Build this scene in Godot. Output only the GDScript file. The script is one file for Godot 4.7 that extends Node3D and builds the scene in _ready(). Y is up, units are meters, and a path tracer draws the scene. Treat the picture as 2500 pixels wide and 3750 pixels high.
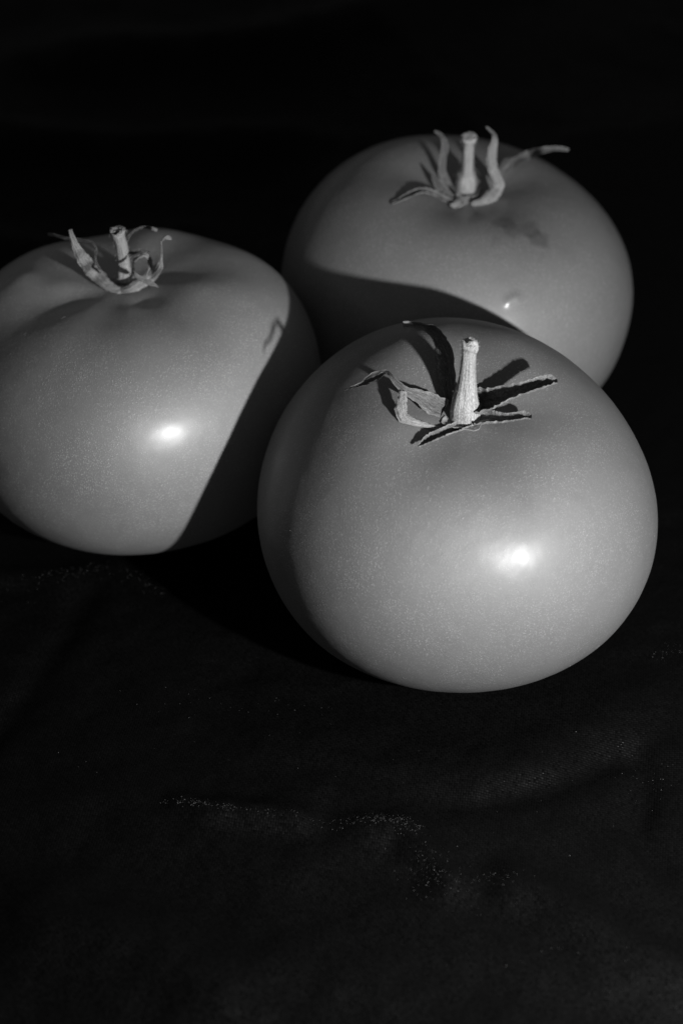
extends Node3D
# Three ripe tomatoes on black cloth, lit by one small lamp from the right front. Lengths in the tables are centimetres for bodies and cloth, millimetres for stems and sepals.

const FRONT_BODY := {"x": 2.434, "z": -0.096, "a": 4.276, "b": 3.240, "tilt_x": 0.2772, "tilt_z": -0.0661, "dimple": 0.665, "q": 1.007, "dx": -0.121, "dz": -0.063, "lift": 3.229,
	"harmonics": [0.0057, 0.0112, 0.0054, 0.0071, 0.0174, -0.0187, 0.0249, -0.0101, 0.0461, 0.0304, 0.0180]}
const LEFT_BODY := {"x": -4.712, "z": -4.425, "a": 4.299, "b": 3.424, "tilt_x": 0.0146, "tilt_z": -0.0191, "dimple": 0.971, "q": 0.907, "dx": -0.208, "dz": -0.383, "lift": 3.239,
	"harmonics": [0.0165, -0.0158, 0.0276, -0.0136, 0.0028, 0.0009, 0.0009, 0.0003, 0.0002, -0.0092, -0.0217]}
const REAR_BODY := {"x": 2.725, "z": -8.323, "a": 4.264, "b": 3.513, "tilt_x": 0.0282, "tilt_z": -0.0939, "dimple": 0.795, "q": 0.885, "dx": -0.053, "dz": -0.034, "lift": 3.284,
	"harmonics": [0.0006, 0.0081, -0.0131, -0.0031, -0.0040, 0.0023, 0.0029, 0.0011, 0.0036, 0.0024, 0.0082]}
const FRONT_SEPALS := [
	{"cup": 0.14, "at": [Vector3(-1.14, 59.06, 5.59), Vector3(-2.18, 61.82, 2.78), Vector3(-2.63, 64.32, -1.07), Vector3(-2.79, 66.10, -4.77), Vector3(-3.82, 66.86, -9.10), Vector3(-5.01, 66.60, -13.77), Vector3(-6.81, 66.27, -15.86), Vector3(-9.23, 64.47, -19.30), Vector3(-11.32, 63.87, -20.17)],
	"half": [Vector3(-1.19, -0.56, -0.19), Vector3(-1.56, -1.01, -0.79), Vector3(-1.73, -1.31, -1.39), Vector3(-1.74, -1.59, -1.42), Vector3(-1.27, -1.58, -1.04), Vector3(-0.66, -1.33, -0.61), Vector3(-0.17, -0.84, -0.10), Vector3(-0.04, -0.43, 0.34), Vector3(0.01, -0.55, 0.43)]},
	{"cup": 0.12, "at": [Vector3(-3.63, 59.76, 5.36), Vector3(-6.29, 61.07, 4.78), Vector3(-8.80, 62.73, 4.69), Vector3(-11.29, 64.06, 4.77), Vector3(-13.04, 64.98, 3.62), Vector3(-14.26, 65.86, 2.43), Vector3(-15.28, 65.91, 0.76), Vector3(-17.04, 65.20, 1.15), Vector3(-19.50, 63.68, 1.24), Vector3(-21.45, 62.97, 1.46), Vector3(-23.64, 61.11, 0.26)],
	"half": [Vector3(-1.16, -1.71, 1.35), Vector3(-1.09, -1.55, 1.22), Vector3(-0.66, -1.04, 0.82), Vector3(-0.46, -0.62, 0.49), Vector3(-0.51, -0.42, 0.33), Vector3(-0.36, -0.27, 0.21), Vector3(-0.03, -0.19, 0.55), Vector3(0.44, -0.07, 1.34), Vector3(0.35, -0.06, 1.17), Vector3(0.14, -0.11, 0.44), Vector3(0.06, -0.13, 0.10)]},
	{"cup": -0.18, "at": [Vector3(-4.65, 58.55, 10.01), Vector3(-7.48, 59.41, 10.00), Vector3(-9.96, 60.44, 10.37), Vector3(-11.88, 61.10, 9.79), Vector3(-12.40, 62.35, 8.72), Vector3(-12.24, 63.47, 6.98), Vector3(-11.94, 64.38, 5.22)],
	"half": [Vector3(-0.07, -0.21, 0.17), Vector3(-0.14, -0.43, 0.34), Vector3(-0.27, -0.62, 0.49), Vector3(-0.88, -0.67, 0.53), Vector3(-1.29, -0.11, 0.09), Vector3(-1.15, 0.10, -0.08), Vector3(-0.87, 0.11, -0.09)]},
	{"cup": 0.34, "at": [Vector3(1.43, 58.01, 7.89), Vector3(-1.32, 58.26, 10.21), Vector3(-3.67, 58.48, 11.88), Vector3(-5.69, 59.02, 14.04), Vector3(-7.47, 59.00, 15.31), Vector3(-9.06, 58.81, 16.57)],
	"half": [Vector3(0.50, 0.18, 2.05), Vector3(0.38, 0.15, 1.71), Vector3(0.33, 0.13, 1.54), Vector3(0.36, 0.13, 1.50), Vector3(0.33, 0.10, 1.18), Vector3(0.09, 0.02, 0.27)]},
	{"cup": 0.30, "at": [Vector3(2.31, 58.35, 7.63), Vector3(5.60, 59.15, 8.03), Vector3(7.97, 59.84, 8.99), Vector3(10.35, 60.55, 9.50), Vector3(12.41, 61.07, 9.63), Vector3(13.69, 61.14, 10.20)],
	"half": [Vector3(-0.18, -0.22, -2.54), Vector3(-0.11, -0.23, -2.67), Vector3(-0.06, -0.16, -1.84), Vector3(-0.12, -0.13, -1.51), Vector3(-0.02, -0.12, -1.40), Vector3(0.09, -0.07, -0.81)]},
	{"cup": 0.28, "at": [Vector3(2.42, 59.42, 4.59), Vector3(5.36, 60.65, 4.79), Vector3(8.07, 62.45, 5.21), Vector3(10.75, 64.17, 5.90), Vector3(13.45, 65.44, 6.25), Vector3(16.02, 66.41, 6.12), Vector3(17.82, 66.62, 5.38), Vector3(18.90, 66.60, 5.36)],
	"half": [Vector3(-0.75, -0.40, -4.62), Vector3(-0.90, -0.39, -4.52), Vector3(-0.71, -0.28, -3.20), Vector3(-0.44, -0.21, -2.42), Vector3(-0.38, -0.19, -2.18), Vector3(-0.41, -0.19, -2.22), Vector3(-0.21, -0.16, -1.80), Vector3(0.00, -0.07, -0.82)]},
]
const FRONT_STEM := {"at": [Vector3(0.85, 57.14, 5.95), Vector3(0.62, 58.34, 6.11), Vector3(0.55, 61.44, 5.91), Vector3(0.67, 64.84, 5.88), Vector3(0.75, 68.84, 6.16), Vector3(0.78, 72.94, 6.67), Vector3(0.84, 75.54, 6.85), Vector3(0.88, 76.74, 7.11), Vector3(0.82, 77.34, 7.28)], "radius": [2.83, 3.04, 2.78, 2.13, 1.67, 1.45, 1.41, 1.58, 1.44]}
const LEFT_SEPALS := [
	{"cup": -0.14, "at": [Vector3(-0.90, 58.04, 0.53), Vector3(-3.11, 58.12, -0.10), Vector3(-5.63, 58.93, -1.61), Vector3(-8.02, 60.38, -3.63), Vector3(-8.91, 66.78, 2.28), Vector3(-10.35, 68.98, 1.33), Vector3(-11.15, 71.18, 0.90), Vector3(-11.95, 72.98, -0.55)],
	"half": [Vector3(-0.12, -0.52, 0.41), Vector3(-0.38, -0.73, 0.57), Vector3(-0.83, -0.82, 0.64), Vector3(-1.23, -0.87, 0.69), Vector3(-1.27, -0.72, 0.57), Vector3(-0.98, -0.42, 0.33), Vector3(-0.64, -0.20, 0.15), Vector3(-0.48, -0.13, 0.10)]},
	{"cup": 0.05, "at": [Vector3(-5.14, 57.98, -4.43), Vector3(-6.14, 58.61, -5.47), Vector3(-6.20, 63.18, -0.06), Vector3(-6.95, 65.78, -0.40), Vector3(-6.66, 67.38, -1.35), Vector3(-7.41, 68.58, -2.35), Vector3(-10.25, 68.38, -3.83), Vector3(-14.01, 67.78, -5.79), Vector3(-16.40, 67.38, -7.63), Vector3(-18.14, 67.18, -8.50)],
	"half": [Vector3(-0.51, -0.35, 0.28), Vector3(-0.42, -0.28, 0.22), Vector3(-0.31, -0.13, 0.10), Vector3(-0.24, -0.03, 0.02), Vector3(-0.27, -0.03, 0.02), Vector3(-0.17, -0.21, 0.17), Vector3(-0.06, -0.27, 0.21), Vector3(-0.07, -0.27, 0.21), Vector3(-0.07, -0.25, 0.20), Vector3(-0.06, -0.27, 0.22)]},
	{"cup": 0.05, "at": [Vector3(-0.82, 64.48, -3.59), Vector3(-0.14, 67.98, -3.99), Vector3(0.77, 69.48, -4.59), Vector3(2.09, 70.18, -5.39), Vector3(3.77, 70.18, -6.34), Vector3(5.20, 69.78, -6.61), Vector3(6.42, 68.98, -7.02)],
	"half": [Vector3(-0.32, 0.04, -0.03), Vector3(-0.31, 0.07, -0.05), Vector3(-0.23, 0.15, -0.12), Vector3(-0.13, 0.21, -0.16), Vector3(-0.03, 0.25, -0.20), Vector3(0.09, 0.29, -0.23), Vector3(0.12, 0.26, -0.20)]},
	{"cup": -0.14, "at": [Vector3(-1.57, 58.09, 0.60), Vector3(0.56, 58.94, 1.11), Vector3(2.83, 59.89, 0.10), Vector3(5.15, 61.30, -0.68), Vector3(7.25, 65.58, 2.85), Vector3(7.88, 67.58, 2.58), Vector3(7.99, 69.38, 2.00), Vector3(7.98, 70.98, 1.34), Vector3(8.70, 71.58, 0.65), Vector3(9.41, 71.58, 0.44), Vector3(10.22, 71.38, 0.52)],
	"half": [Vector3(-0.13, 0.46, -0.36), Vector3(-0.40, 0.74, -0.58), Vector3(-0.72, 0.87, -0.69), Vector3(-0.91, 0.81, -0.64), Vector3(-0.85, 0.39, -0.31), Vector3(-0.37, 0.05, -0.04), Vector3(-0.24, 0.00, 0.00), Vector3(-0.23, 0.05, -0.04), Vector3(-0.19, 0.22, -0.18), Vector3(0.04, 0.42, -0.33), Vector3(0.07, 0.22, -0.17)]},
	{"cup": -0.06, "at": [Vector3(4.22, 61.58, -0.63), Vector3(5.05, 63.78, -0.36), Vector3(4.89, 65.78, -0.40), Vector3(3.87, 66.78, -0.54), Vector3(2.33, 66.58, 0.41), Vector3(1.52, 65.58, 1.83), Vector3(1.88, 64.58, 3.75), Vector3(3.29, 63.78, 4.72), Vector3(5.20, 63.38, 5.69), Vector3(6.56, 63.08, 6.36), Vector3(7.37, 62.78, 6.72)],
	"half": [Vector3(-0.43, 0.13, -0.10), Vector3(-0.64, 0.06, -0.05), Vector3(-0.48, -0.19, 0.15), Vector3(-0.06, -0.11, 0.85), Vector3(0.54, 0.00, 0.95), Vector3(0.29, 0.43, 0.62), Vector3(0.40, 0.48, 0.26), Vector3(0.30, 0.37, -0.29), Vector3(0.24, 0.42, -0.33), Vector3(0.18, 0.28, -0.22), Vector3(0.07, 0.09, -0.07)]},
	{"cup": 0.05, "at": [Vector3(0.23, 59.98, -3.75), Vector3(-0.98, 61.98, -3.58), Vector3(-0.84, 63.98, -3.39), Vector3(0.70, 65.78, -2.47), Vector3(2.43, 66.78, -1.84), Vector3(3.78, 66.98, -1.92), Vector3(4.86, 66.78, -1.58)],
	"half": [Vector3(-0.63, -0.41, 0.32), Vector3(-0.93, -0.30, 0.24), Vector3(-0.72, 0.28, -0.22), Vector3(-0.30, 0.43, -0.34), Vector3(-0.11, 0.35, -0.27), Vector3(0.01, 0.21, -0.17), Vector3(0.04, 0.10, -0.08)]},
]
const LEFT_STEM := {"at": [Vector3(-1.45, 56.48, -4.78), Vector3(-1.37, 57.18, -4.43), Vector3(-1.25, 59.78, -4.08), Vector3(-1.19, 63.78, -3.20), Vector3(-1.18, 67.48, -2.22), Vector3(-1.42, 69.98, -1.65), Vector3(-1.65, 71.58, -1.27), Vector3(-1.73, 72.58, -1.13)], "radius": [1.59, 1.67, 1.52, 1.40, 1.31, 1.23, 1.49, 1.70]}
const REAR_SEPALS := [
	{"cup": 0.08, "at": [Vector3(-2.05, 60.63, -3.00), Vector3(-3.36, 63.43, -4.00), Vector3(-3.36, 66.83, -4.64), Vector3(-2.91, 69.43, -5.18), Vector3(-3.21, 71.43, -5.67), Vector3(-4.13, 72.43, -6.50), Vector3(-5.41, 72.93, -7.11)],
	"half": [Vector3(-1.03, -0.34, 0.27), Vector3(-0.95, -0.14, 0.11), Vector3(-0.88, 0.07, -0.05), Vector3(-0.89, 0.04, -0.03), Vector3(-0.63, -0.17, 0.14), Vector3(-0.32, -0.28, 0.22), Vector3(-0.11, -0.15, 0.12)]},
	{"cup": 0.34, "at": [Vector3(-0.58, 60.80, 5.87), Vector3(-3.16, 61.66, 5.56), Vector3(-5.55, 62.70, 4.82), Vector3(-7.97, 63.72, 5.31), Vector3(-10.25, 64.45, 7.57), Vector3(-12.88, 64.86, 10.62), Vector3(-15.73, 64.66, 12.59)],
	"half": [Vector3(-0.19, 0.06, 0.92), Vector3(-0.27, 0.07, 1.06), Vector3(-0.26, 0.08, 1.14), Vector3(-0.03, 0.08, 1.23), Vector3(0.24, 0.08, 1.22), Vector3(0.23, 0.06, 0.94), Vector3(0.08, 0.02, 0.35)]},
	{"cup": 0.08, "at": [Vector3(-1.59, 60.99, 3.63), Vector3(-3.59, 62.35, 1.96), Vector3(-5.05, 63.86, 0.20), Vector3(-6.13, 65.33, -1.67)],
	"half": [Vector3(-0.78, -0.61, 0.48), Vector3(-0.94, -0.61, 0.48), Vector3(-0.73, -0.34, 0.26), Vector3(-0.17, -0.06, 0.05)]},
	{"cup": -0.12, "at": [Vector3(3.18, 60.07, 4.66), Vector3(5.80, 60.11, 3.70), Vector3(8.05, 60.90, 2.36), Vector3(9.54, 62.23, -0.11), Vector3(8.74, 65.83, 1.13), Vector3(7.91, 68.43, 0.23), Vector3(7.94, 70.83, -1.02), Vector3(8.41, 73.43, -2.27), Vector3(7.90, 74.23, -4.23), Vector3(6.58, 74.93, -5.46)],
	"half": [Vector3(-0.12, 0.48, -0.38), Vector3(-0.38, 0.75, -0.59), Vector3(-1.17, 0.88, -0.70), Vector3(-1.68, 0.22, -0.18), Vector3(-1.21, -0.24, 0.19), Vector3(-1.24, -0.12, 0.10), Vector3(-1.13, 0.09, -0.07), Vector3(-0.77, -0.01, 0.01), Vector3(-0.33, -0.18, 0.14), Vector3(-0.17, -0.15, 0.12)]},
	{"cup": 0.16, "at": [Vector3(9.67, 61.43, -3.45), Vector3(11.39, 63.02, -5.50), Vector3(13.74, 63.97, -7.99), Vector3(17.68, 62.50, -14.84), Vector3(20.31, 67.13, -8.40), Vector3(23.27, 67.63, -8.56), Vector3(25.48, 67.63, -8.25), Vector3(26.63, 67.53, -7.81)],
	"half": [Vector3(-0.28, 0.15, -0.12), Vector3(-0.56, 0.39, -0.30), Vector3(-0.63, 0.69, -0.54), Vector3(-0.45, 0.79, -0.62), Vector3(-0.21, 0.65, -0.51), Vector3(-0.04, 0.44, -0.34), Vector3(0.07, 0.41, -0.32), Vector3(0.09, 0.28, -0.22)]},
	{"cup": -0.10, "at": [Vector3(2.40, 60.21, 1.50), Vector3(1.74, 60.20, 3.87), Vector3(-0.26, 61.12, 6.66), Vector3(-1.98, 61.68, 7.93)],
	"half": [Vector3(1.51, -0.55, 0.44), Vector3(1.20, -1.28, 1.01), Vector3(0.23, -0.84, 0.66), Vector3(0.02, -0.20, 0.16)]},
	{"cup": -0.05, "at": [Vector3(0.55, 60.69, 5.30), Vector3(0.26, 61.13, 3.13), Vector3(-0.01, 61.78, 2.07)],
	"half": [Vector3(-1.07, -0.21, 0.17), Vector3(-0.82, -0.17, 0.13), Vector3(-0.25, -0.05, 0.04)]},
	{"cup": 0.05, "at": [Vector3(8.54, 61.12, 0.13), Vector3(7.21, 64.63, 1.20), Vector3(6.75, 65.63, 0.76)],
	"half": [Vector3(-0.51, -0.17, 0.14), Vector3(-0.37, -0.12, 0.10), Vector3(-0.27, -0.09, 0.07)]},
]
const REAR_STEM := {"at": [Vector3(2.13, 59.13, -1.91), Vector3(2.15, 59.83, -2.17), Vector3(2.16, 61.63, -2.33), Vector3(2.23, 64.03, -1.77), Vector3(2.28, 65.83, -1.14), Vector3(2.27, 69.63, -0.21), Vector3(2.18, 73.63, 0.79), Vector3(2.19, 74.93, 1.11), Vector3(2.20, 75.33, 1.18), Vector3(2.17, 76.03, 1.28)], "radius": [2.05, 2.34, 2.49, 2.15, 1.51, 1.39, 1.38, 1.63, 1.89, 1.74]}
const TORN_FLAP := {"cup": -0.10, "at": [Vector3(0.52, 77.84, 8.10), Vector3(1.40, 77.84, 8.22), Vector3(1.95, 77.04, 8.12), Vector3(2.00, 75.94, 7.95), Vector3(1.80, 75.14, 7.86)],
	"half": [Vector3(0.02, 0.24, -0.19), Vector3(0.21, 0.34, -0.27), Vector3(0.55, 0.15, -0.12), Vector3(0.51, -0.07, 0.05), Vector3(0.19, -0.06, 0.05)]}

# creases and swellings of the cloth: points (x, z) in cm, height in cm, spread in cm
const FOLDS := [
	{"line": [Vector2(-3.75, 5.55), Vector2(-2.7, 5.9), Vector2(-1.2, 6.1), Vector2(-0.2, 6.3)], "height": 0.22, "spread": 0.32},
	{"line": [Vector2(-0.5, 6.25), Vector2(1.2, 6.35), Vector2(1.85, 7.3), Vector2(2.5, 8.4)], "height": 0.26, "spread": 0.42},
	{"line": [Vector2(2.5, 7.3), Vector2(3.9, 8.1), Vector2(5.8, 9.6), Vector2(8.0, 11.0)], "height": 0.22, "spread": 0.55},
	{"line": [Vector2(-9.5, -1.2), Vector2(-7.8, -1.3), Vector2(-6.5, -1.35), Vector2(-5.4, -1.75), Vector2(-4.8, -1.9)], "height": 0.2, "spread": 0.4},
	{"line": [Vector2(-5.4, -1.2), Vector2(-5.75, -0.7), Vector2(-6.3, 1.15), Vector2(-7.0, 3.1), Vector2(-8.4, 6.0)], "height": -0.16, "spread": 0.4},
	{"line": [Vector2(-2.6, 2.6), Vector2(-1.2, 3.6), Vector2(1.0, 4.5), Vector2(2.5, 4.6), Vector2(4.6, 3.9), Vector2(7.0, 2.0), Vector2(9.5, -0.6)], "height": 0.08, "spread": 0.6},
	{"line": [Vector2(1.3, 5.6), Vector2(2.8, 5.7), Vector2(4.9, 4.9), Vector2(7.4, 3.3)], "height": -0.14, "spread": 0.35},
	{"line": [Vector2(6.2, 3.4), Vector2(6.1, 5.4), Vector2(5.9, 6.4), Vector2(6.6, 8.6)], "height": -0.2, "spread": 0.3},
	{"line": [Vector2(-14, -27.5), Vector2(-2.6, -28.5), Vector2(1.8, -31.5), Vector2(9, -37)], "height": 0.9, "spread": 1.5},
	{"line": [Vector2(-14, -22.5), Vector2(-6.5, -21.5), Vector2(1, -22.5)], "height": 0.7, "spread": 1.3},
	{"line": [Vector2(-16, -17), Vector2(-8, -15.5), Vector2(-2, -17)], "height": 0.5, "spread": 1.1},
	{"line": [Vector2(3, -20), Vector2(9, -22), Vector2(17, -27)], "height": 0.6, "spread": 1.4},
	{"line": [Vector2(-7, 8.2), Vector2(-3.5, 9.4), Vector2(-1, 11.5)], "height": 0.3, "spread": 0.9},
]

var soft := FastNoiseLite.new()
var crinkle := FastNoiseLite.new()


func _ready():
	# camera: about 43 cm away, looking down by 38 degrees, focused on the stem of the nearest tomato
	var lens := CameraAttributesPhysical.new()
	lens.frustum_focal_length = 12.0 / tan(deg_to_rad(28.27) / 2.0)
	lens.frustum_near = 0.02
	lens.frustum_far = 10.0
	lens.frustum_focus_distance = 0.418
	lens.exposure_aperture = 7.5
	var cam := Camera3D.new()
	cam.name = "camera"
	cam.fov = 28.27
	cam.near = 0.02
	cam.far = 10.0
	cam.attributes = lens
	add_child(cam)
	cam.look_at_from_position(Vector3(0, 0.03 + 0.434 * sin(0.6669), 0.434 * cos(0.6669)), Vector3(0, 0.03, 0))
	cam.current = true

	# a dark room round the one lamp
	var env := Environment.new()
	env.background_mode = Environment.BG_COLOR
	env.background_color = Color(AMBIENT, AMBIENT, AMBIENT).linear_to_srgb()
	env.tonemap_mode = Environment.TONE_MAPPER_LINEAR
	env.tonemap_exposure = 1.0
	env.sdfgi_enabled = true
	env.ssao_enabled = true
	env.ssil_enabled = true
	var world := WorldEnvironment.new()
	world.name = "world"
	world.environment = env
	add_child(world)
	var lamp := AreaLight3D.new()
	lamp.name = "small_lamp"
	lamp.area_size = Vector2(0.0065, 0.0065)
	lamp.light_energy = LAMP
	lamp.light_color = Color.WHITE
	lamp.shadow_enabled = true
	add_child(lamp)
	lamp.look_at_from_position(LAMP_AT, Vector3(0.0, 0.03, -0.02))

	soft.seed = 11
	soft.frequency = 1.0
	crinkle.seed = 23
	crinkle.frequency = 1.0

	cloth()
	glint_flecks()
	tomato("tomato", FRONT_BODY, FRONT_SEPALS, FRONT_STEM, 0, "large pale tomato in front with a straight stem and low spreading sepals")
	tomato("tomato", LEFT_BODY, LEFT_SEPALS, LEFT_STEM, 1, "flat ribbed tomato at the left edge with curled sepals round a leaning stem")
	tomato("tomato", REAR_BODY, REAR_SEPALS, REAR_STEM, 2, "dim blurred tomato at the back right with a bruised shoulder and upright sepals")


const AMBIENT := 0.075
const LAMP := 0.091
const LAMP_AT := Vector3(0.1169, 0.119, 0.1725)


# ---------- cloth ----------

func along(line: Array, p: Vector2) -> Vector2:   # (distance, share of the length) to a polyline
	var best := 1e9
	var share := 0.0
	for k in line.size() - 1:
		var a: Vector2 = line[k]
		var b: Vector2 = line[k + 1]
		var t := clampf((p - a).dot(b - a) / (b - a).length_squared(), 0, 1)
		var d := p.distance_to(a + (b - a) * t)
		if d < best:
			best = d
			share = (k + t) / (line.size() - 1)
	return Vector2(best, share)


func cloth_height(x: float, z: float) -> float:
	var p := Vector2(x, z)
	var h := 0.16 * soft.get_noise_2d(x * 0.16, z * 0.22) + 0.07 * soft.get_noise_2d(x * 0.5 + 40, z * 0.62)
	for f in FOLDS:
		var a := along(f.line, p)
		if a.x < 3.2 * f.spread:
			var fade := smoothstep(0.0, 0.22, a.y) * smoothstep(1.0, 0.75, a.y)
			h += f.height * fade * exp(-pow(a.x / f.spread, 2))
	for b in [FRONT_BODY, LEFT_BODY, REAR_BODY]:
		var d := p.distance_to(Vector2(b.x, b.z))
		var room: float = 0.9 * b.b * (1.0 - sqrt(maxf(0.0, 1.0 - pow(minf(d / b.a, 1.0), 2))))   # how high the fruit's underside is here
		var m := smoothstep(1.2, 4.6, d)
		h = minf(h * m, room - 0.04) if d < b.a else h * m
		h = lerpf(-0.05, h, smoothstep(0.8, 2.6, d))
	return h


func spread_out(u: float, near: float, far: float) -> float:   # -1..1, fine in the middle
	return near * u + (far - near) * pow(absf(u), 5) * signf(u)


func cloth():
	var n := 420
	var at := PackedVector3Array()
	var uv := PackedVector2Array()
	var nrm := PackedVector3Array()
	for j in n + 1:
		for i in n + 1:
			var x := spread_out(2.0 * i / n - 1.0, 17.0, 140.0)
			var z := -5.0 + spread_out(2.0 * j / n - 1.0, 26.0, 140.0)
			at.append(Vector3(x, cloth_height(x, z), z) * 0.01)
			uv.append(Vector2(x + 0.15 * z, z - 0.15 * x) / CLOTH_TILE)
	for j in n + 1:
		for i in n + 1:
			var a := at[j * (n + 1) + mini(i + 1, n)] - at[j * (n + 1) + maxi(i - 1, 0)]
			var b := at[mini(j + 1, n) * (n + 1) + i] - at[maxi(j - 1, 0) * (n + 1) + i]
			nrm.append(b.cross(a).normalized())
	var idx := PackedInt32Array()
	for j in n:
		for i in n:
			var k := j * (n + 1) + i
			idx.append_array([k, k + 1, k + n + 2, k, k + n + 2, k + n + 1])
	var o := MeshInstance3D.new()
	o.name = "black_cloth"
	o.mesh = mesh_of(at, nrm, uv, PackedColorArray(), idx)
	o.material_override = cloth_material()
	o.set_meta("kind", "structure")
	o.set_meta("label", "black woven cloth with soft creases spread under the three tomatoes")
	add_child(o, true)


# pale flecks standing in for glints of the yarn along the creases: points (x, z) in cm, spread in cm, number of flecks
const GLINTS := [
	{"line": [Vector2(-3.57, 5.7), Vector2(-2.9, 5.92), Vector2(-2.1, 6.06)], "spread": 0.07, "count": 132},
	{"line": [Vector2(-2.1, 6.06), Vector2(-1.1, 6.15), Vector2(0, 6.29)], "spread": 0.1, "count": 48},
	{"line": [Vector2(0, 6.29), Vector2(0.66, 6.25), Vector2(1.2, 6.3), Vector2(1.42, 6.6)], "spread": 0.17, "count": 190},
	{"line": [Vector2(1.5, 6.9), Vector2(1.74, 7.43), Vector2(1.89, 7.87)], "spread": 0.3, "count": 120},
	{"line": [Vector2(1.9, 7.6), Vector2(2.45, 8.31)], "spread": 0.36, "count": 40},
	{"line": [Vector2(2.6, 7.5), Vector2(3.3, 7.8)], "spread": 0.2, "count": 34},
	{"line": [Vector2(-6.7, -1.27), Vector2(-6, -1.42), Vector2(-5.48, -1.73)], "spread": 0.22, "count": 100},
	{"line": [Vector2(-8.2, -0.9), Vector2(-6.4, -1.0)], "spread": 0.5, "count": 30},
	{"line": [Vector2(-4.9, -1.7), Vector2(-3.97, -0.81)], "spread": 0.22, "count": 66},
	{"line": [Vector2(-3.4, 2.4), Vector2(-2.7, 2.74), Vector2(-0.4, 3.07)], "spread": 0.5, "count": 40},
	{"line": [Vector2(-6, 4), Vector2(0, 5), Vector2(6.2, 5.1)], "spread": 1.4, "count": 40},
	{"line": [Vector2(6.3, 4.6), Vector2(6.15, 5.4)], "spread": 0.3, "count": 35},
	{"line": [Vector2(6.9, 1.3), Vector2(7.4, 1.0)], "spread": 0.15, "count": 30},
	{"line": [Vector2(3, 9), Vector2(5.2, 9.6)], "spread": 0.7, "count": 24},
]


func glint_flecks():  # added specks, coloured to look like light glinting off the weave
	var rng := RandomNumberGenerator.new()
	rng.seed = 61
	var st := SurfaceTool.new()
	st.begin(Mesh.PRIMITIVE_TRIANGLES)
	for d in GLINTS:
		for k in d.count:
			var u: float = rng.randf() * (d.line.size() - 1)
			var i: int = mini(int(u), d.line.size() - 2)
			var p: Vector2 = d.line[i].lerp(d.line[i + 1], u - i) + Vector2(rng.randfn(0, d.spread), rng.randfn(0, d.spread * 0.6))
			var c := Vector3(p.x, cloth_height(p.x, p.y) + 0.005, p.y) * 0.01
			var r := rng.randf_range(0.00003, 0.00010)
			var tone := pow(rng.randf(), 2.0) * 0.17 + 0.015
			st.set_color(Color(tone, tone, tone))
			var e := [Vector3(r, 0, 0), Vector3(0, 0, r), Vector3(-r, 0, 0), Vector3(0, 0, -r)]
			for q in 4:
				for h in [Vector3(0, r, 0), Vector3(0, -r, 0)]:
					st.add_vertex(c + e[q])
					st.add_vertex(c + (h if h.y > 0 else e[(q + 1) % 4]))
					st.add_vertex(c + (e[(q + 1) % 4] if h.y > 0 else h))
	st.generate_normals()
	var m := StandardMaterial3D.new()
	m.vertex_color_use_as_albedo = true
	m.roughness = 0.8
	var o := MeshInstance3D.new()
	o.name = "glint_flecks"
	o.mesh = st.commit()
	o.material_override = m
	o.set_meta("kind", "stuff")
	o.set_meta("label", "added pale flecks standing in for yarn glints along the creases of the black cloth")
	o.set_meta("category", "glint_flecks")
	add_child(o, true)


const CLOTH_TILE := 3.3


func cloth_material() -> StandardMaterial3D:
	var rng := RandomNumberGenerator.new()
	rng.seed = 5
	var side := 1024
	var cells := 64
	var w := side / cells
	var bump := Image.create(side, side, false, Image.FORMAT_RGB8)
	var gloss := Image.create(side, side, false, Image.FORMAT_RGB8)
	for cj in cells:
		for ci in cells:
			var over := (ci + cj) % 2 == 0
			var shiny := rng.randf() < 0.10
			var rough := rng.randf_range(0.22, 0.34) if shiny else rng.randf_range(0.5, 0.7)
			var tx := rng.randf_range(-0.3, 0.3)
			var ty := rng.randf_range(-0.3, 0.3)
			for py in w:
				for px in w:
					var u := (px + 0.5) / w * 2 - 1
					var v := (py + 0.5) / w * 2 - 1
					var across := v if over else u
					var lng := u if over else v
					var h := sqrt(maxf(0.0, 1.0 - 0.9 * across * across)) * (1.0 - 0.45 * lng * lng)
					var nx := u * (0.36 if over else 0.85) * 0.42 + tx * 0.4
					var ny := v * (0.85 if over else 0.36) * 0.42 + ty * 0.4
					var q := Vector3(nx, -ny, 1).normalized()
					bump.set_pixel(ci * w + px, cj * w + py, Color(q.x * 0.5 + 0.5, q.y * 0.5 + 0.5, q.z * 0.5 + 0.5))
					gloss.set_pixel(ci * w + px, cj * w + py, Color(rough, rough, rough) if h > 0.4 else Color(0.8, 0.8, 0.8))
	var m := StandardMaterial3D.new()
	m.albedo_color = Color(0.0017, 0.0017, 0.0017).linear_to_srgb()
	m.roughness = 1.0
	m.roughness_texture = ImageTexture.create_from_image(gloss)
	m.metallic_specular = 0.17
	m.normal_enabled = true
	m.normal_texture = ImageTexture.create_from_image(bump)
	m.normal_scale = 1.0
	return m


# ---------- tomatoes ----------

func harmonic(d: Vector3, c: Array) -> float:
	var x := d.x
	var y := d.y
	var z := d.z
	return c[0] * x * (x * x - 3 * z * z) + c[1] * z * (3 * x * x - z * z) + c[2] * x * (5 * y * y - 1) + c[3] * z * (5 * y * y - 1) + c[4] * y * (5 * y * y - 3) + c[5] * y * (x * x - z * z) + c[6] * x * y * z \
		+ c[7] * (x * x * x * x - 6 * x * x * z * z + z * z * z * z) + c[8] * x * z * (x * x - z * z) + c[9] * y * x * (x * x - 3 * z * z) + c[10] * y * z * (3 * x * x - z * z)


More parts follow.
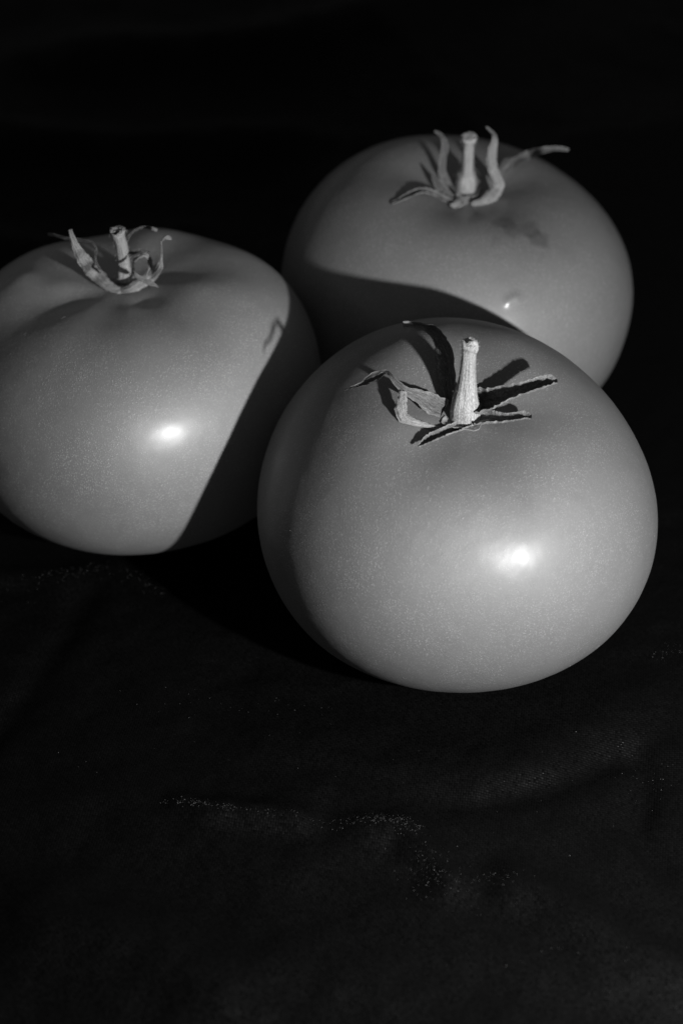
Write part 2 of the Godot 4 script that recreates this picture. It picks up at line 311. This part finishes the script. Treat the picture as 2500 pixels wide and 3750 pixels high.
func skin_point(k: Dictionary, which: int, t: float, ph: float) -> Vector3:   # centimetres, from the ground point of the fruit
	var r: float = k.a * pow(sin(t), 0.92)
	var c := cos(t)
	var x := r * cos(ph)
	var z := r * sin(ph)
	var y: float = k.b * signf(c) * pow(absf(c), k.q)
	if c > 0:
		var off := Vector2(x - k.dx, z - k.dz)
		var round_ := atan2(off.y, off.x)
		var lobes: float = [0.07 * cos(5 * round_ + 1.0) + 0.05 * cos(3 * round_), 0.08 * cos(4 * round_ + 2.2) + 0.05 * cos(7 * round_ + 0.5), 0.05 * cos(5 * round_ + 2.0)][which]
		y -= k.dimple * exp(-pow(off.length() / ([0.37, 0.56, 0.40][which] * k.a * (1.0 + lobes)), 2))
	else:
		y += 0.35 * exp(-pow(r / (0.4 * k.a), 2))
	var p := Basis(Vector3(0, 0, 1), k.tilt_z) * Basis(Vector3(1, 0, 0), k.tilt_x) * Vector3(x, y, z)
	var d := p.normalized()
	var swell := 1.0 + harmonic(d, k.harmonics)
	swell += 0.0035 * soft.get_noise_3d(d.x * 1.6 + which * 9, d.y * 1.6, d.z * 1.6) + 0.0009 * soft.get_noise_3d(d.x * 7 + which * 9, d.y * 7, d.z * 7)
	p *= swell
	for f in MARKS[which]:
		var away: Vector3 = p - (f.at - Vector3(0, k.lift, 0))
		away.y /= f.get("tall", 1.0)
		p += d * f.height * exp(-away.length_squared() / (f.spread * f.spread))
	return p + Vector3(0, k.lift, 0)


# small dents and swellings of each skin, in cm from its ground point
var MARKS := [
	[{"at": Vector3(-0.84, 6.41, -1.06), "height": 0.13, "spread": 0.75}, {"at": Vector3(0.89, 6.36, -1.3), "height": 0.10, "spread": 0.75}, {"at": Vector3(1.3, 4.43, 3.2), "height": 0.055, "spread": 1.15, "tall": 2.2}],
	[{"at": Vector3(0.4, 5.8, 0.5), "height": -0.09, "spread": 0.34}, {"at": Vector3(0.15, 5.75, 1.0), "height": 0.03, "spread": 0.28}, {"at": Vector3(-0.6, 6.1, 0.75), "height": 0.05, "spread": 0.5}, {"at": Vector3(1.3, 6.1, 0.6), "height": 0.06, "spread": 0.5},
		{"at": Vector3(0.0, 4.6, 3.94), "height": 0.085, "spread": 1.1, "tall": 2.2}, {"at": Vector3(-2.36, 5.73, -0.55), "height": 0.07, "spread": 0.35}, {"at": Vector3(-1.55, 5.75, -0.1), "height": 0.06, "spread": 0.35}],
	[{"at": Vector3(1.02, 5.22, 3.47), "height": 0.042, "spread": 0.11}, {"at": Vector3(1.2, 5.28, 3.4), "height": 0.05, "spread": 0.11}, {"at": Vector3(-3.69, 3.31, 2.12), "height": -0.14, "spread": 1.0}, {"at": Vector3(0.0, 3.4, 4.25), "height": -0.26, "spread": 1.0}],
]


func tomato(called: String, k: Dictionary, sepals: Array, stem_data: Dictionary, which: int, label: String):
	var t := Node3D.new()
	t.name = called if which == 0 else "%s_%03d" % [called, which]
	t.position = Vector3(k.x, 0, k.z) * 0.01
	t.set_meta("label", label)
	t.set_meta("category", "tomato")
	t.set_meta("group", "ripe tomatoes on the black cloth")
	add_child(t, true)
	var n := 190
	var m := 330
	var at := PackedVector3Array()
	var tone := PackedColorArray()
	for j in n + 1:
		for i in m + 1:
			var p := skin_point(k, which, clampf(PI * j / n, 0.0006, PI - 0.0006), TAU * (i % m) / m)
			at.append(p * 0.01)
			var d := (p - Vector3(0, k.lift, 0)).normalized()
			var v := 1.0 + 0.09 * soft.get_noise_3d(d.x * 2.2 + 5 * which, d.y * 2.2, d.z * 2.2) + 0.07 * soft.get_noise_3d(d.x * 8 + 5 * which, d.y * 5, d.z * 8) + 0.06 * soft.get_noise_3d(d.x * 24 + 5 * which, d.y * 14, d.z * 24)
			if which == 2:
				for b in [[Vector3(1.0, 6.09, 1.5), 0.34, 0.32], [Vector3(1.15, 6.07, 1.8), 0.3, 0.26], [Vector3(1.6, 6.03, 1.65), 0.32, 0.34], [Vector3(1.8, 5.98, 1.95), 0.3, 0.34], [Vector3(0.75, 6.05, 2.3), 0.2, 0.14]]:
					var q: Vector3 = p - b[0]
					q.x *= 1.25
					v *= 1.0 - b[2] * smoothstep(1.25, 0.55, q.length() / b[1] + 0.5 * soft.get_noise_3d(p.x * 3.5, p.y * 3.5, p.z * 3.5))
			tone.append(Color(v, v, v))
	var o := MeshInstance3D.new()
	o.name = "skin"
	o.mesh = grid_mesh(at, m, n, tone, true)
	o.material_override = skin_material(which)
	t.add_child(o, true)

	lint(t, k, which)
	calyx_cup(t, stem_data, which)
	for s in sepals:
		sepal(t, s, which)
	stem(t, stem_data, which)


func lint(t: Node3D, k: Dictionary, which: int):   # short fibres and crumbs that cling to the skin
	var rng := RandomNumberGenerator.new()
	rng.seed = 140 + which
	var st := SurfaceTool.new()
	st.begin(Mesh.PRIMITIVE_TRIANGLES)
	for i in 70:
		var a := rng.randf_range(0.35, 1.9)
		var b := rng.randf_range(-0.3, PI + 0.3)
		var p := skin_point(k, which, a, b) * 0.01
		var q := skin_point(k, which, a + rng.randf_range(-0.03, 0.03), b + rng.randf_range(-0.03, 0.03)) * 0.01
		var up := (p - Vector3(0, k.lift, 0) * 0.01).normalized()
		if i % 3 == 0:
			thread(st, p + up * 0.00003, q + up * rng.randf_range(0.00002, 0.0003), 0.000016, rng)
		else:
			thread(st, p, p + up * rng.randf_range(0.00004, 0.00012), rng.randf_range(0.00003, 0.00006), rng)
	var o := MeshInstance3D.new()
	o.name = "lint"
	st.generate_normals()
	o.mesh = st.commit()
	o.material_override = leaf_material(2)
	o.set_meta("kind", "stuff")
	t.add_child(o, true)


var dots: Array = []


func skin_material(which: int) -> StandardMaterial3D:
	if dots.is_empty():
		var rng := RandomNumberGenerator.new()
		rng.seed = 3
		var side := 1024
		var tone := PackedFloat32Array()
		tone.resize(side * side)
		tone.fill(0.0)
		for k in 6500:
			var cx := rng.randf() * side
			var cy := rng.randf() * side
			var r := rng.randf_range(2.2, 4.6)
			var lit := pow(rng.randf(), 1.9) * 0.85 + 0.15
			lit *= clampf(0.85 + 0.35 * sin(TAU * cx / side + 1.0) * sin(TAU * cy / side) + 0.3 * sin(TAU * 3 * cx / side) * cos(TAU * 2 * cy / side), 0.4, 1.0)
			var reach := int(r) + 2
			for dy in range(-reach, reach + 1):
				for dx in range(-reach, reach + 1):
					var f := lit * smoothstep(r + 1.0, r - 1.6, sqrt(dx * dx + dy * dy))
					var q := posmod(int(cy) + dy, side) * side + posmod(int(cx) + dx, side)
					tone[q] = maxf(tone[q], f)
		var im := Image.create(side, side, false, Image.FORMAT_RGB8)
		var hi := Image.create(side, side, false, Image.FORMAT_RGB8)
		for y in side:
			for x in side:
				var f := tone[y * side + x]
				var k2 := 0.69 + rng.randf() * 0.04
				var c := Color(k2 + 0.27 * f, k2 + 0.27 * f, k2 + 0.27 * f)
				im.set_pixel(x, y, c)
				var g := 0.3 + 0.5 * f + rng.randf() * 0.2
				hi.set_pixel(x, y, Color(g, g, g))
		dots = [ImageTexture.create_from_image(im), ImageTexture.create_from_image(hi)]
	var m := StandardMaterial3D.new()
	var base: float = [0.37, 0.60, 0.47][which]
	m.albedo_color = Color(base, base, base).linear_to_srgb()
	m.albedo_texture = dots[0]
	m.vertex_color_use_as_albedo = true
	# a waxy skin: a broad sheen under a thin glossy film
	m.roughness = [0.66, 0.64, 0.64][which]
	m.metallic_specular = 0.7
	m.metallic = [0.2, 0.18, 0.18][which]
	m.clearcoat_enabled = true
	m.clearcoat = [0.32, 1.0, 0.7][which]
	m.clearcoat_roughness = [0.3, 0.34, 0.24][which]
	m.uv1_triplanar = true
	m.uv1_triplanar_sharpness = 6.0
	m.uv1_scale = Vector3.ONE * 40.0
	m.uv1_offset = Vector3(0.37, 0.11, 0.23) * which
	m.heightmap_enabled = true
	m.heightmap_texture = dots[1]
	m.heightmap_scale = 0.011
	m.backlight_enabled = true
	m.backlight = Color(0.55, 0.55, 0.55).linear_to_srgb()
	return m


# ---------- stem and sepals ----------

var leaf_looks: Array = []


func leaf_material(kind: int) -> StandardMaterial3D:   # 0 sepal, 1 stem, 2 torn cut end
	if leaf_looks.is_empty():
		var rng := RandomNumberGenerator.new()
		rng.seed = 17
		var side := 256
		var im := Image.create(side, side, false, Image.FORMAT_RGB8)
		var hi := Image.create(side, side, false, Image.FORMAT_RGB8)
		for y in side:
			for x in side:
				var a := float(x) / side
				var b := float(y) / side
				var streak := 0.5 + 0.5 * soft.get_noise_2d(a * 26.0, b * 3.0)
				var fine := 0.5 + 0.5 * soft.get_noise_2d(a * 60.0 + 70, b * 34.0)
				var v := clampf(0.66 + 0.17 * (streak - 0.5) * 2 + 0.22 * (fine - 0.5) * 2 + rng.randf_range(-0.07, 0.07), 0.12, 1.0)
				im.set_pixel(x, y, Color(v, v, v))
				var h := clampf(0.7 * streak + 0.3 * fine, 0, 1)
				hi.set_pixel(x, y, Color(h, h, h))
		var t := ImageTexture.create_from_image(im)
		var u := ImageTexture.create_from_image(hi)
		for tone in [0.66, 0.70, 0.94]:
			var m := StandardMaterial3D.new()
			m.albedo_color = Color(tone, tone, tone).linear_to_srgb()
			if tone != 0.8:
				m.albedo_texture = t
			m.roughness = 0.7
			m.vertex_color_use_as_albedo = tone == 0.66
			m.metallic_specular = 0.3
			m.heightmap_enabled = true
			m.heightmap_texture = u
			m.heightmap_scale = 0.014
			leaf_looks.append(m)
		leaf_looks[0].uv1_scale = Vector3(0.6, 1.0, 1.0)
		leaf_looks[1].uv1_scale = Vector3(1.0, 1.0, 1.0)
	return leaf_looks[kind]


func curve(list: Array, u: float):   # a smooth line through the points, u from 0 to 1
	var s := u * (list.size() - 1)
	var i := clampi(int(s), 0, list.size() - 2)
	var f := s - i
	var a = list[maxi(i - 1, 0)]
	var b = list[i]
	var c = list[i + 1]
	var d = list[mini(i + 2, list.size() - 1)]
	return 0.5 * (2.0 * b + (c - a) * f + (2.0 * a - 5.0 * b + 4.0 * c - d) * f * f + (3.0 * b - a - 3.0 * c + d) * f * f * f)


func sepal(t: Node3D, s: Dictionary, which: int, called := "sepal", look := 0):
	var n := 44
	var m := 14
	var seed_at: float = s.at[0].x * 3.1 + s.at[0].z * 1.7 + which * 50
	var front := []
	var back := []
	for j in n + 1:
		var u := float(j) / n
		var c: Vector3 = curve(s.at, u)
		var half: Vector3 = curve(s.half, u)
		var ahead: Vector3 = curve(s.at, minf(u + 0.02, 1.0))
		var behind: Vector3 = curve(s.at, maxf(u - 0.02, 0.0))
		var go := (ahead - behind).normalized()
		var up := go.cross(half).normalized()
		if up.dot(Vector3(0, 0.786, 0.618)) < 0:
			up = -up
		var w := half.length()
		var thick := 0.045 * minf(1.0, 4.0 * (1.0 - u) + 0.35)
		for i in m + 1:
			var v := 2.0 * i / m - 1.0
			var edge := 0.93 + 0.2 * crinkle.get_noise_2d(u * 19.0 + signf(v) * 31.0, seed_at) + 0.10 * crinkle.get_noise_2d(u * 47.0 + signf(v) * 31.0, seed_at + 7)
			var rise: float = s.cup * 2.0 * w * (v * v - 0.25) - 0.10 * w * exp(-pow(v / 0.16, 2))
			rise += 0.24 * crinkle.get_noise_2d(u * 11.0 + seed_at, v * 1.3) + 0.13 * crinkle.get_noise_2d(u * 26.0 + seed_at, v * 3.5 + 9)
			rise += 0.035 * cos(v * 11.0 + 0.6 * crinkle.get_noise_2d(u * 6.0, seed_at))   # veins run lengthwise
			var p := c + half * v * edge + up * rise
			var th := thick * sqrt(maxf(0.02, 1.0 - v * v * 0.96))
			front.append((p + up * th) * 0.001)
			back.append((p - up * th) * 0.001)
	# one closed ring per step: front left to right, then back right to left
	var at := PackedVector3Array()
	var tone := PackedColorArray()   # the inner face of a sepal is dark green, the outer one pale and downy
	var ring := 2 * (m + 1)
	for j in n + 1:
		for i in m + 1:
			at.append(front[j * (m + 1) + i])
			var v := 2.0 * i / m - 1.0
			var dry := smoothstep(0.82, 1.0, float(j) / n)
			var inner := lerpf(0.34, 0.72, maxf(pow(absf(v), 6), dry)) + 0.16 * crinkle.get_noise_2d(j * 0.3 + seed_at, v * 2.0)
			var k: float = (1.0 if look == 2 else 0.78) if s.cup < 0 else inner
			tone.append(Color(k, k, k))
		for i in m + 1:
			at.append(back[j * (m + 1) + m - i])
			var k: float = 0.76 if s.cup > 0 else 0.4
			tone.append(Color(k, k, k))
		at.append(front[j * (m + 1)])
		tone.append(tone[j * (ring + 1)])
	var o := MeshInstance3D.new()
	o.name = called
	o.mesh = grid_mesh(at, ring, n, tone, true)
	o.material_override = leaf_material(look)
	t.add_child(o, true)


func stem(t: Node3D, s: Dictionary, which: int):
	var n := 40
	var m := 26
	var at := PackedVector3Array()
	var top: Vector3 = s.at[s.at.size() - 1]
	var before: Vector3 = s.at[s.at.size() - 2]
	var rim: float = s.radius[s.radius.size() - 1]
	for j in n + 1:
		var u := float(j) / n
		var c: Vector3 = curve(s.at, u)
		var r: float = curve(s.radius, u)
		var go: Vector3 = (curve(s.at, minf(u + 0.02, 1.0)) - curve(s.at, maxf(u - 0.02, 0.0))).normalized()
		var side := go.cross(Vector3(0, 0, 1)).normalized()
		var out := side.cross(go)
		for i in m + 1:
			var ph := TAU * (i % m) / m
			var rr := r * (1.0 + 0.045 * cos(5 * ph + which) + 0.10 * crinkle.get_noise_3d(cos(ph) * 1.6, sin(ph) * 1.6 + which * 7, u * 4.0) + 0.05 * crinkle.get_noise_3d(cos(ph) * 5, sin(ph) * 5 + which * 7, u * 3.0))
			var jag := 0.0
			if j > n - 3:
				jag = 0.22 * crinkle.get_noise_2d(cos(ph) * 3 + which * 4, sin(ph) * 3) + [0.0, 0.16, 0.0][which] * cos(2 * ph + 0.3)
			at.append((c + (side * cos(ph) + out * sin(ph)) * rr + go * jag) * 0.001)
	var o := MeshInstance3D.new()
	o.name = "stem"
	o.mesh = grid_mesh(at, m, n, PackedColorArray(), true)
	o.material_override = leaf_material(1)
	t.add_child(o, true)
	# the torn end: a shallow rough disc set in the rim
	var cut := PackedVector3Array()
	var go := (top - before).normalized()
	var side := go.cross(Vector3(0, 0, 1)).normalized()
	var out := side.cross(go)
	var rings := 7
	for j in rings + 1:
		var r := float(j) / rings
		for i in m + 1:
			var ph := TAU * (i % m) / m
			if j == rings:
				cut.append(at[n * (m + 1) + i])
				continue
			var h := 0.30 * crinkle.get_noise_2d(r * cos(ph) * 5 + 20 * which, r * sin(ph) * 5) + 0.10 * sin(3 * r)
			cut.append((top * 0.001).lerp(at[n * (m + 1) + i], maxf(r, 0.01)) + go * h * 0.001)
	var e := MeshInstance3D.new()
	e.name = "cut_end"
	e.mesh = grid_mesh(cut, m, rings, PackedColorArray(), false)
	e.material_override = leaf_material(2)
	o.add_child(e, true)
	hairs(o, at, m, n, which)
	if which == 0:
		sepal(o, TORN_FLAP, which, "torn_flap", 2)


func hairs(parent: Node3D, at: PackedVector3Array, m: int, n: int, which: int):
	var rng := RandomNumberGenerator.new()
	rng.seed = 90 + which
	var st := SurfaceTool.new()
	st.begin(Mesh.PRIMITIVE_TRIANGLES)
	for k in 220:
		var j := rng.randi_range(2, n - 4)
		var i := rng.randi_range(0, m - 1)
		var p := at[j * (m + 1) + i]
		var mid := (at[j * (m + 1)] + at[j * (m + 1) + m / 2]) / 2
		var d := (p - mid).normalized() + Vector3(rng.randf_range(-0.5, 0.5), rng.randf_range(-0.5, 0.5), rng.randf_range(-0.5, 0.5))
		thread(st, p, p + d.normalized() * rng.randf_range(0.0002, 0.0007), 0.000022, rng)
	var o := MeshInstance3D.new()
	o.name = "hair"
	st.generate_normals()
	o.mesh = st.commit()
	o.material_override = leaf_material(2)
	o.set_meta("kind", "stuff")
	parent.add_child(o, true)


func thread(st: SurfaceTool, a: Vector3, b: Vector3, r: float, rng: RandomNumberGenerator):
	var go := (b - a).normalized()
	var s := go.cross(Vector3(0.3, 0.9, 0.2)).normalized()
	var o := s.cross(go)
	var bend := (s * rng.randf_range(-0.3, 0.3) + o * rng.randf_range(-0.3, 0.3)) * a.distance_to(b)
	var steps := 3
	for k in steps:
		var c0 := a.lerp(b, float(k) / steps) + bend * sin(PI * k / steps)
		var c1 := a.lerp(b, float(k + 1) / steps) + bend * sin(PI * (k + 1) / steps)
		for i in 3:
			var e0 := s * cos(TAU * i / 3) + o * sin(TAU * i / 3)
			var e1 := s * cos(TAU * (i + 1) / 3) + o * sin(TAU * (i + 1) / 3)
			for v in [c0 + e0 * r, c1 + e0 * r, c1 + e1 * r, c0 + e0 * r, c1 + e1 * r, c0 + e1 * r]:
				st.add_vertex(v)


func calyx_cup(t: Node3D, s: Dictionary, which: int):   # the fused green disc that the sepals grow from
	var c: Vector3 = s.at[1]
	var r0: float = s.radius[1]
	var at := PackedVector3Array()
	var m := 30
	var prof := [Vector2(0.05, -0.5), Vector2(0.9, -0.45), Vector2(1.3, -0.2), Vector2(1.62, 0.35), Vector2(1.58, 0.5), Vector2(1.2, 0.1), Vector2(0.8, -0.05), Vector2(0.05, 0.0)]
	for p in prof:
		for i in m + 1:
			var ph := TAU * (i % m) / m
			var w: float = 1.0 + (0.10 * cos(5 * ph + which) + 0.14 * crinkle.get_noise_2d(cos(ph) * 2 + which * 6, sin(ph) * 2)) * smoothstep(0.8, 1.5, p.x)
			at.append((c + Vector3(cos(ph) * p.x * r0 * w, p.y * 1.2, sin(ph) * p.x * r0 * w)) * 0.001)
	var o := MeshInstance3D.new()
	o.name = "calyx_cup"
	o.mesh = grid_mesh(at, m, prof.size() - 1, PackedColorArray(), false)
	o.material_override = leaf_material(0)
	t.add_child(o, true)


# ---------- mesh helpers ----------

func grid_mesh(at: PackedVector3Array, m: int, n: int, tone: PackedColorArray, closed: bool) -> ArrayMesh:   # rows of m + 1 points whose last repeats the first
	var w := m + 1
	var nrm := PackedVector3Array()
	nrm.resize(at.size())
	var idx := PackedInt32Array()
	var uv := PackedVector2Array()
	for j in n + 1:
		for i in w:
			uv.append(Vector2(float(i) / m, float(j) / n))
	for j in n:
		for i in m:
			var a := j * w + i
			for tri in [[a, a + 1, a + w + 1], [a, a + w + 1, a + w]]:
				var f: Vector3 = (at[tri[2]] - at[tri[0]]).cross(at[tri[1]] - at[tri[0]])
				for q in tri:
					nrm[q] += f
				idx.append_array(tri)
	var mid := Vector3.ZERO
	var volume := 0.0
	for j in n + 1:   # the seam's two edges are one
		var s := nrm[j * w] + nrm[j * w + m]
		nrm[j * w] = s
		nrm[j * w + m] = s
	for q in at.size():
		mid += at[q] / at.size()
	for q in at.size():
		volume += nrm[q].dot(at[q] - mid)
	if volume < 0:   # turn it right side out
		for q in at.size():
			nrm[q] = -nrm[q]
		for q in range(0, idx.size(), 3):
			var k := idx[q]
			idx[q] = idx[q + 1]
			idx[q + 1] = k
	if closed:   # lids on both ends
		for end in [0, n]:
			for i in range(1, m - 1):
				var tri := [end * w, end * w + i, end * w + i + 1]
				if (end == 0) == (volume < 0):
					tri = [tri[0], tri[2], tri[1]]
				idx.append_array(tri)
	for q in at.size():
		nrm[q] = nrm[q].normalized()
	return mesh_of(at, nrm, uv, tone, idx)


func mesh_of(at: PackedVector3Array, nrm: PackedVector3Array, uv: PackedVector2Array, tone: PackedColorArray, idx: PackedInt32Array) -> ArrayMesh:
	var arrays := []
	arrays.resize(Mesh.ARRAY_MAX)
	arrays[Mesh.ARRAY_VERTEX] = at
	arrays[Mesh.ARRAY_NORMAL] = nrm
	arrays[Mesh.ARRAY_TEX_UV] = uv
	if tone.size():
		arrays[Mesh.ARRAY_COLOR] = tone
	arrays[Mesh.ARRAY_INDEX] = idx
	var mesh := ArrayMesh.new()
	mesh.add_surface_from_arrays(Mesh.PRIMITIVE_TRIANGLES, arrays)
	return mesh
